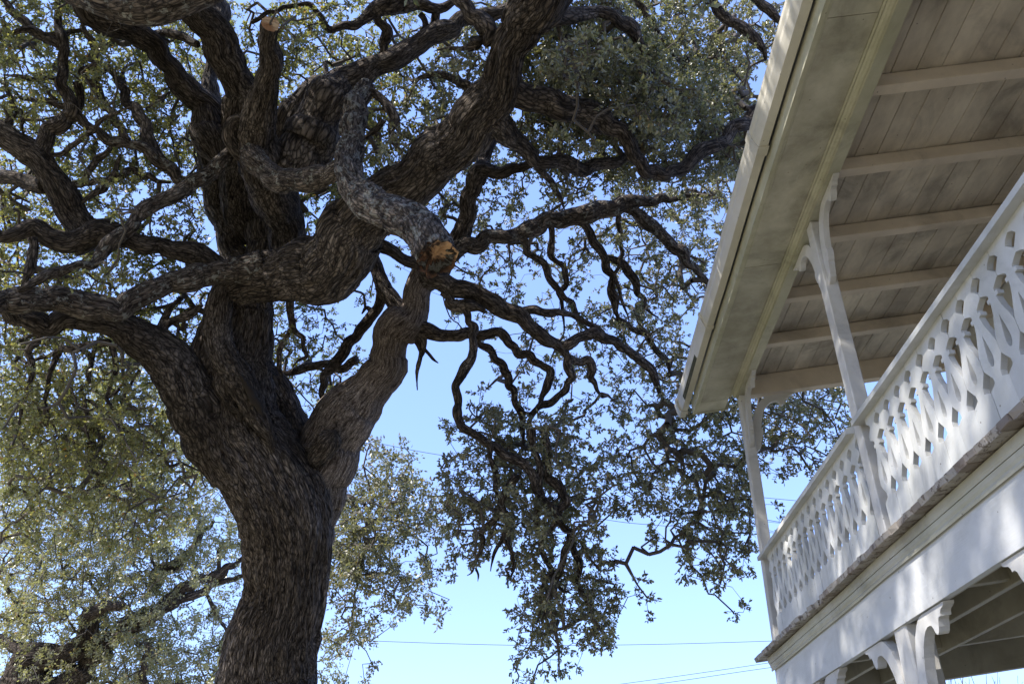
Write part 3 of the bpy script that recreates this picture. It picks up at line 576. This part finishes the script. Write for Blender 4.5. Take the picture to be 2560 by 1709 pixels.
 ('B', 1.0, "f 8.7 8.8 900,-20,34 930,150,36 960,290,32"), ('B', 1.0, "f * .1 1400,540,22 1440,610,15 1490,680,10"),
 ('B', 1.0, "f * .1 1340,480,38 1385,620,36 1380,760,30 1430,860,20"), ('B', 1.0, "f * .1 1230,700,20 1290,780,18 1340,800,8"),
 ('B', 1.0, "f * -.1 1190,320,40 1150,370,28 1130,420,14"), ('B', 1.0, "f * .1 1200,300,40 1240,330,30 1260,400,26 1200,500,20"),
]
MPALE = bark('pale_bark', 0.0, 5.2, .6, .6, 1.8)
MM = {'P': MPALE, 'B': MBARK, 'L': MLIM, 'H': MLICH}
for k_, amp, s_ in LIMBS:
    cap = None
    if s_.startswith("a 10.0 7.2"): cap = MCUT
    if k_ == 'H': cap = MROT
    w0 = float(s_.split()[3].split(',')[2])
    ob = tube(OAK, "limb" if w0 > 90 else "branch", s_, MM[k_], oakE, amp=amp, cap=cap)
    if k_ == 'H': tag(ob, "lichen crusted limb sawn off short with a rotten heart")
    if k_ == 'P': tag(ob, "pale smoother barked right fork")
    if cap is MCUT: tag(ob, "upright limb with a small fresh sawn end")

cavity_shade_strip = tube(OAK, "cavity_shade_strip", "c 8.72 8.76 1560,1130,16 1610,1210,40 1660,1300,58 1700,1370,50 1715,1410,18", MHOL, oakE, wig=.4)  # raised strip on the bark, a cavity's shade put into its dark colour
tag(cavity_shade_strip, "raised dark strip coloured like the shade inside a trunk cavity")
# --- twig network and leaves -------------------------------------------------------------
def leaves_mesh(name, P, Dr, Ln, Wd, mat, parent, six=True, tintbias=0):
    n_ = len(P); Dr = Dr / np.linalg.norm(Dr, axis=1)[:, None]
    r_ = rng.normal(size=(n_, 3)); r_[:, 2] += .7; S = np.cross(Dr, r_); S /= np.linalg.norm(S, axis=1)[:, None] + 1e-9
    Nn = np.cross(S, Dr)
    L_ = Ln[:, None]; W_ = Wd[:, None]; curl = (rng.random((n_, 1)) * .25) * L_
    if six:
        pts = [P, P + Dr * L_ * .33 + S * W_ * .42 + Nn * W_ * .14, P + Dr * L_ * .72 + S * W_ * .40 + Nn * W_ * .14 - Nn * curl * .5, P + Dr * L_ - Nn * curl,
               P + Dr * L_ * .72 - S * W_ * .40 + Nn * W_ * .14 - Nn * curl * .5, P + Dr * L_ * .33 - S * W_ * .42 + Nn * W_ * .14]
        V = np.stack(pts, 1).reshape(-1, 3); b0 = np.arange(n_)[:, None] * 6
        F = np.concatenate([b0 + [0, 1, 2, 3], b0 + [0, 3, 4, 5]], 1).reshape(-1, 4); m_ = 6
    else:
        pts = [P, P + Dr * L_ * .5 + S * W_ * .5, P + Dr * L_ - Nn * curl, P + Dr * L_ * .5 - S * W_ * .5]
        V = np.stack(pts, 1).reshape(-1, 3); F = (np.arange(n_)[:, None] * 4 + [0, 1, 2, 3]); m_ = 4
    me = mesh_np(name, V, F, 4)
    t_ = np.clip(rng.normal(.42, .22, n_) + tintbias, 0, .93); t_[rng.random(n_) < .012] = 1.0
    a_ = me.attributes.new("tint", 'FLOAT', 'POINT'); a_.data.foreach_set("value", np.repeat(t_, m_).astype(np.float32))
    o = link(name, me, parent, mat); tag(o, kind="stuff"); return o
def network(nodes, targets, root_bias=0, maxlen=99, seg=.13, wob=.035):
    """greedy growth: each target joins the nearest wood; returns segments with pipe-model radii and the end directions"""
    pos = [tuple(p) for p in nodes]; par = [-1] * len(pos); n0 = len(pos); tips = []
    kd = kdtree.KDTree(len(pos));
    for i, p in enumerate(pos): kd.insert(p, i)
    kd.balance()
    T = [Vector(t_) for t_ in targets]; rem = list(range(len(T)))
    ds = [kd.find(t_)[2] for t_ in T]; order = sorted(rem, key=lambda i: ds[i] + random.uniform(0, .35))
    new0 = len(pos); rounds = np.array_split(np.array(order), 26)
    for rd in rounds:
        kd = kdtree.KDTree(len(pos))
        for i, p in enumerate(pos): kd.insert(p, i)
        kd.balance()
        for ti in rd:
            t_ = T[ti]; _, i_, d_ = kd.find(t_)
            if d_ > maxlen: continue
            p0 = Vector(pos[i_]); k2 = max(2, int(d_ / seg)); last = i_
            side = Vector(rng.normal(size=3)) * min(.25, d_ * .22) + Vector((0, 0, min(.2, d_ * .15)))
            for s2 in range(1, k2 + 1):
                f_ = s2 / k2; q_ = p0.lerp(t_, f_) + side * (4 * f_ * (1 - f_)) * .5
                if s2 < k2: q_ += Vector(rng.normal(size=3)) * wob
                pos.append(tuple(q_)); par.append(last); last = len(pos) - 1
            tips.append((last, ti))
    cnt = np.zeros(len(pos)); 
    for l_, _ in tips: cnt[l_] += 1
    for i in range(len(pos) - 1, n0 - 1, -1):
        if par[i] >= 0: cnt[par[i]] += cnt[i]
    A = np.array(pos); par = np.array(par)
    idx = np.arange(n0, len(pos)); rr = .0033 * np.power(cnt[idx], .46)
    pr = np.where(par[idx] >= n0, .0033 * np.power(np.maximum(cnt[par[idx]], 1), .46), rr * 1.25)
    return A[par[idx]], A[idx], pr, rr, [(A[l_], A[par[l_]], ti) for l_, ti in tips]
def sticks(name, P0, P1, R0, R1, mat, parent, sides=4):
    n_ = len(P0); d_ = P1 - P0; d_ /= np.linalg.norm(d_, axis=1)[:, None] + 1e-9
    a_ = np.cross(d_, np.tile([.31, .22, .93], (n_, 1))); a_ /= np.linalg.norm(a_, axis=1)[:, None] + 1e-9; b_ = np.cross(d_, a_)
    V = []
    for Pp, Rr in ((P0, R0), (P1, R1)):
        for k2 in range(sides):
            an = 2 * math.pi * k2 / sides; V.append(Pp + Rr[:, None] * (math.cos(an) * a_ + math.sin(an) * b_))
    V = np.stack(V, 1).reshape(-1, 3); b0 = np.arange(n_)[:, None] * 2 * sides
    F = np.concatenate([b0 + [k2, (k2 + 1) % sides, sides + (k2 + 1) % sides, sides + k2] for k2 in range(sides)], 0)
    me = mesh_np(name, V, F, 4); smooth(me); o = link(name, me, parent, mat); tag(o, kind="stuff"); return o
def sprays(tips, size, nleaf, lsize, droop=.5):
    """short leafy twiglets round each twig end"""
    P = []; Dd = []; S0 = []; S1 = []
    for end, prev, ti in tips:
        d_ = end - prev; d_ = d_ / (np.linalg.norm(d_) + 1e-9)
        for k2 in range(random.choice((3, 4, 4, 5))):
            v_ = d_ * .7 + rng.normal(size=3) * .75; v_[2] -= droop * .6; v_ /= np.linalg.norm(v_); l_ = size * random.uniform(.5, 1.15)
            st_ = end - d_ * random.uniform(0, .06); pos_ = st_.copy(); 
            for s2 in range(2):
                nx = pos_ + v_ * l_ / 2
                if random.random() < .75: S0.append(pos_.copy()); S1.append(nx.copy()) 
                m_ = nleaf[s2]
                for q_ in range(m_):
                    f_ = random.uniform(.1, 1) if s2 == 0 else random.uniform(.15, 1.02)
                    P.append(pos_ + (nx - pos_) * f_); Dd.append(v_ * .6 + rng.normal(size=3) * .62)
                pos_ = nx; v_ = v_ + rng.normal(size=3) * .3; v_[2] -= .12; v_ /= np.linalg.norm(v_)
    return np.array(P), np.array(Dd), np.array(S0), np.array(S1)
C_ = 85.333
GRID = """
666766556655556688888753000000
777777656665556799999850000000
777777656666656799999800000000
666677656666656699999870000000
665676545666555668888800000000
655554544556655556777700000000
766565344444444434666600000000
765665345532334434566600000000
656665344331123334666700000000
666655455310013345670000000000
665542246520001334567000000000
777652226510012223457677700000
777764324300047653467777500000
777775300210068885666753400000
555553000000068887677820000000
333442000000056773036720000000
000000000000032674004500000000
000000000000000577200200000000
000000000000000566000000000000
000000000000000330000000000000"""
NODE = np.array(OAK.n); small = NODE[NODE[:, 3] < .16]
def gridpts(grid, dens, tree_nodes, dsp, doff, Dfix=None):
    out = []
    rows = grid.strip().split()
    for r_, row in enumerate(rows):
        for c_, ch in enumerate(row):
            if ch == '0': continue
            cov = int(ch) / 10.; m_ = rng.poisson(-math.log(1 - min(.95, cov)) * dens)
            for k2 in range(m_):
                px = (c_ + random.uniform(-.02, 1.02)) * C_; py = (r_ + random.uniform(-.05, 1.0)) * C_
                if Dfix is None:
                    j_ = np.argmin((tree_nodes[:, 0] - px) ** 2 + (tree_nodes[:, 1] - py) ** 2); D_ = tree_nodes[j_, 2] + rng.normal() * dsp + doff
                else: D_ = Dfix + rng.normal() * dsp
                out.append((px, py, D_))
    return out
tg = gridpts(GRID, 27.0, small, .75, .55)
T = []; bigN = NODE[NODE[:, 3] > .055]; bigR = bigN[:, 3] * FPX / bigN[:, 2]
for px, py, D_ in tg:
    dd = np.hypot(bigN[:, 0] - px, bigN[:, 1] - py) - bigR; j_ = dd < 26      # leaves grow behind and around the limbs, not on their bark
    if j_.any(): D_ = max(D_, bigN[j_, 2].max() + abs(rng.normal()) * .8 + .35)
    p = at(px, py, D_)
    # keep leaves clear of the porch roof and its interior
    if p[0] > 1.25 and p[1] < 8.3 and p[2] < 6.7 + max(0, p[0] - 1.5) * .2: 
        D2 = D_ + 1.2; p = at(px, py, max(D2, 9.9))
        if p[0] > 1.25 and p[1] < 8.3 and p[2] < 6.9 + max(0, p[0] - 1.5) * .2: continue
    T.append(p)
oakW = small[:, 4:7]
hubs = [T[i] for i in rng.permutation(len(T))[:len(T) // 6]]     # crooked branchlets first, then the fine twigs on them
H0, H1, HR0, HR1, _ = network(oakW, hubs, seg=.13, wob=.05, maxlen=1.1)
sticks("branchlets", H0, H1, HR0 * 2.2 + .0035, HR1 * 2.2 + .0035, MTWIG, oakE, 5)
oakW = np.vstack([oakW, H1])
P0, P1, R0, R1, tips = network(oakW, T, maxlen=.95)
sticks("twigs", P0, P1, R0, R1, MTWIG, oakE)
P, Dd, S0, S1 = sprays(tips, .14, (3, 6), .05)
sticks("leaf_twigs", S0, S1, np.full(len(S0), .0026), np.full(len(S0), .0016), MTWIG, oakE, 3)
left = P[:, 0] < -1.9
for nm, mk, mt, tb in (("foliage", left, MLEAFL, .05), ("foliage", ~left, MLEAF, 0)):
    q_ = P[mk]; leaves_mesh(nm, q_, Dd[mk], rng.uniform(.036, .060, len(q_)), rng.uniform(.019, .030, len(q_)), mt, oakE, tintbias=tb, six=not tb)
nleaf = len(P)
# the part of the crown that spreads on above the picture and over the camera
hub = [(at(1560 * 1, -420, 6.0), (-2.0, 1.5, 10.5), (-4.0, -1.5, 10.8)), (at(450, -200, 7), (-5.5, 3, 10), (-8, 0, 9.5)), (at(1440, -300, 6.2), (1.0, 2.5, 10.5), (3.2, .5, 10.8)), (at(-250, 790, 8.2), (-9, 6, 6.5), (-12, 4, 6.5))]
ov = []
for a, b_, c2 in hub:
    C = catmull(np.array([a, b_, c2]), 14); ov += [tuple(v_) for v_ in C]
    n_ = len(C); rd = np.linspace(.16, .05, n_)
    sticks("limb", C[:-1], C[1:], rd[:-1], rd[1:], MBARK, oakE, 10)
ov = np.array(ov); TT = []
for k2 in range(1050):
    TT.append((random.uniform(-8.5, -.5), random.uniform(-6.5, 4.5), random.uniform(9.2, 12.3)))
for k2 in range(1000):
    TT.append((random.uniform(-12, 3.5), random.uniform(-8, 4.5), random.uniform(8.6, 12.3)))
for k2 in range(120): TT.append((random.uniform(-13, -7), random.uniform(2, 9), random.uniform(4.5, 9)))
TT = [t_ for t_ in TT if vnoise(np.array([t_]) * .75)[0] > .33 and not (((np.array(t_) - CAM) @ FW) > 0 and abs(((np.array(t_) - CAM) @ UP) / ((np.array(t_) - CAM) @ FW)) < .50 and abs(((np.array(t_) - CAM) @ RT) / ((np.array(t_) - CAM) @ FW)) < .73)]
P0, P1, R0, R1, tips = network(ov, TT, seg=.3)
sticks("twigs", P0, P1, R0 * 2, R1 * 2, MTWIG, oakE, 3)
P, Dd, S0, S1 = sprays(tips, .5, (9, 15), .09)
leaves_mesh("foliage", P + rng.normal(size=P.shape) * .06, Dd, rng.uniform(.08, .12, len(P)), rng.uniform(.04, .06, len(P)), MLEAF, oakE, six=False)

# --- other trees
def other(name, label, specs, grid, dens, Df, dsp, ls, wid, mat, gap=.0, size=.4, nl=(5, 9), loc=(0, 0, 0), group=None, seg=.35):
    tr = Tree(); e_ = empty(name, loc); tag(e_, label, "tree", group)
    for i, s_ in enumerate(specs): tube(tr, "trunk" if i == 0 else "limb", s_, MBARK, e_, amp=1.0, wig=1.5)
    nd = np.array(tr.n); g_ = gridpts(grid, dens, nd, dsp, 0, Df)
    T_ = [at(*q_) for q_ in g_]
    a, b_, r0, r1, tp = network(nd[:, 4:7], T_, seg=seg, wob=.08); sticks("twigs", a, b_, r0 * 2.2, r1 * 2.2, MTWIG, e_, 3)
    P, Dd, S0, S1 = sprays(tp, size, nl, ls, droop=.3)
    leaves_mesh("foliage", P + rng.normal(size=P.shape) * .03, Dd, rng.uniform(ls * .8, ls * 1.25, len(P)), rng.uniform(wid * .8, wid * 1.2, len(P)), mat, e_, six=False)
    return len(P)
GB = """
0
0
0
0
0
0
0
0
0
0
334540
556665
677774
7778763
8888874
8888886
8879865
8888654
8678876
6568988
88888888"""
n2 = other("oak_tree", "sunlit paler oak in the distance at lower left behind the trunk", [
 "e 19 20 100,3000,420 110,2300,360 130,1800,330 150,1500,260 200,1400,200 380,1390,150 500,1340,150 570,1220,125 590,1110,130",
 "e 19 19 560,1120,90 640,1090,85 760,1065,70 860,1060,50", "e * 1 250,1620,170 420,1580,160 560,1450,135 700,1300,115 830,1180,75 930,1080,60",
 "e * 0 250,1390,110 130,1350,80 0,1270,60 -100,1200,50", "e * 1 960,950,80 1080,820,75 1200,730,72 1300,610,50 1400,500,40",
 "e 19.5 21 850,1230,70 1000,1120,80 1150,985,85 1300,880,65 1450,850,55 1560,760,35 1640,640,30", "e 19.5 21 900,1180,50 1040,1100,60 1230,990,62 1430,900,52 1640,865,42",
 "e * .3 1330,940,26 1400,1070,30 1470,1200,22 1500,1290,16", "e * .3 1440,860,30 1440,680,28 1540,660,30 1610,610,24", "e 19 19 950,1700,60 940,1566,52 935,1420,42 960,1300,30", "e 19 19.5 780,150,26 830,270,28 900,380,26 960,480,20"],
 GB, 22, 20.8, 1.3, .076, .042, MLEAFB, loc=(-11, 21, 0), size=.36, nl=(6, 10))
GR = """
0
0
0
0
0
0
0
0
0
0
0
0
0
000000000035
0000000006883
0000000007887
0000000007875
0000000005663
0000000003510
0000000000200"""
n3 = other("oak_tree", "leafy oak clump showing just right of the great trunk", [
 "f 14.5 14 -300,1500,90 -260,1100,70 -150,700,60 -30,420,45 60,300,32 160,280,30 240,320,28 290,420,22 300,500,12", "f * .3 60,300,26 180,290,20 230,400,18 420,415,14 520,440,8", "f * .3 -20,430,30 60,560,22 150,640,18 200,740,14 180,880,11 165,1000,9 220,1080,6", "f * .2 170,300,20 180,420,18 220,530,14 200,620,9"],
 GR, 17, 14.0, .8, .068, .036, MLEAF, loc=(-4, 15.5, 0), size=.26, nl=(6, 10))
GU = """
0
0
0
0
0
0
0
0
0
0
0
0
0
0
0
0
0
0
0000000005
0000000007
0000000008"""
n4 = other("bush_tree", "thin bushy tree low down at the right foot of the great trunk", ["e 24 24 2150,2600,60 2130,2200,45 2110,1800,30 2100,1500,18", "e * .2 2120,1900,20 2200,1700,14 2260,1540,8"], GU, 12, 24, .8, .09, .05, MLEAFL, loc=(-4.5, 26, 0), size=.4)
# unseen oaks left of and behind the camera, added to block low sky light
for i, (tx, ty, th) in enumerate(((-15, -13, 11), (-5, -17, 12), (6, -16, 11), (-27, 12, 12))):
    e_ = empty("sky_block_tree", (tx, ty, 0)); tag(e_, "unseen oak added to block low sky light, " + ("behind and left of the viewer", "directly behind the viewer", "behind the viewer near the house", "far left beyond the pale oak")[i], "tree", "unseen trees added to dim the porch")
    tz = np.array([[tx, ty, z_] for z_ in (0, 1.5, 3, 4.5, 6)], float); tz[:, :2] += rng.normal(size=(5, 2)) * .15
    sticks("trunk", tz[:-1], tz[1:], np.array([.42, .36, .30, .22]), np.array([.36, .30, .22, .12]), MBARK, e_, 10)
    tgt = [(tx + 4.2 * math.cos(a_) * r2, ty + 4.2 * math.sin(a_) * r2, 2.2 + (th - 2.2) * z2) for a_, r2, z2 in ((random.uniform(0, 6.28), math.sqrt(random.random()), random.random()) for _ in range(150)) if r2 ** 2 + (2 * z2 - 1) ** 2 < 1.15]
    a, b_, r0, r1, tp = network(tz[2:], tgt, seg=.6, wob=.1); sticks("twigs", a, b_, r0 * 4, r1 * 4, MTWIG, e_, 3)
    P, Dd, S0, S1 = sprays(tp, .8, (8, 13), .2)
    leaves_mesh("foliage", P + rng.normal(size=P.shape) * .15, Dd, rng.uniform(.18, .26, len(P)), rng.uniform(.10, .15, len(P)), MLEAFB, e_, six=False)
# bare shrub seen under the porch
tr = Tree(); e_ = empty("bare_shrub", (11, 20, 0)); tag(e_, "bare leafless shrub tips glimpsed beneath the lower porch beam", "shrub")
for i in range(26):
    x = 2300 + i * 11 + random.uniform(-8, 8); w_ = random.uniform(3, 6); tx = x + random.uniform(-35, 35); ty = random.uniform(1672, 1705)
    tube(tr, "stem", "s %f 20 %f,2300,14 %f,1900,9 %f,1760,%f %f,%f,2" % (random.uniform(19, 21), x * .5 + 1230, x, x + random.uniform(-12, 12), w_, tx, ty), MTWIG, e_, wig=1)
# power lines
for lab, D_, pts in (("upper of the two thin wires crossing the sky through the hanging foliage", 30, [(700, 1058), (954, 1109), (1128, 1141), (1591, 1207), (1993, 1251), (2500, 1290)]),
                ("second thin wire crossing the sky below the upper one", 30, [(650, 1160), (1034, 1232), (1128, 1246), (1470, 1292), (1666, 1314), (2300, 1352)]),
                ("long low wire sagging across the sky from trunk to porch corner", 32, [(500, 1580), (812, 1594), (987, 1603), (1315, 1612), (1600, 1610), (1900, 1602), (2400, 1583)]),
                ("upper of two slanting wires low by the porch corner", 34, [(1300, 1738), (1549, 1709), (1900, 1659), (2200, 1612)]),
                ("lowest slanting wire below the porch corner", 34, [(1350, 1743), (1638, 1709), (1900, 1671), (2200, 1630)])):
    C = catmull(np.array([at(a, b_, D_) for a, b_ in pts]), 8); n_ = len(C); r_ = np.full(n_ - 1, .011)
    o = sticks("power_line", C[:-1], C[1:], r_, r_, MWIRE, None, 6); del o["kind"]; tag(o, lab, "power line", "power lines in the sky")
print("leaves", nleaf, n2, n3, n4, "objects", len(bpy.data.objects))
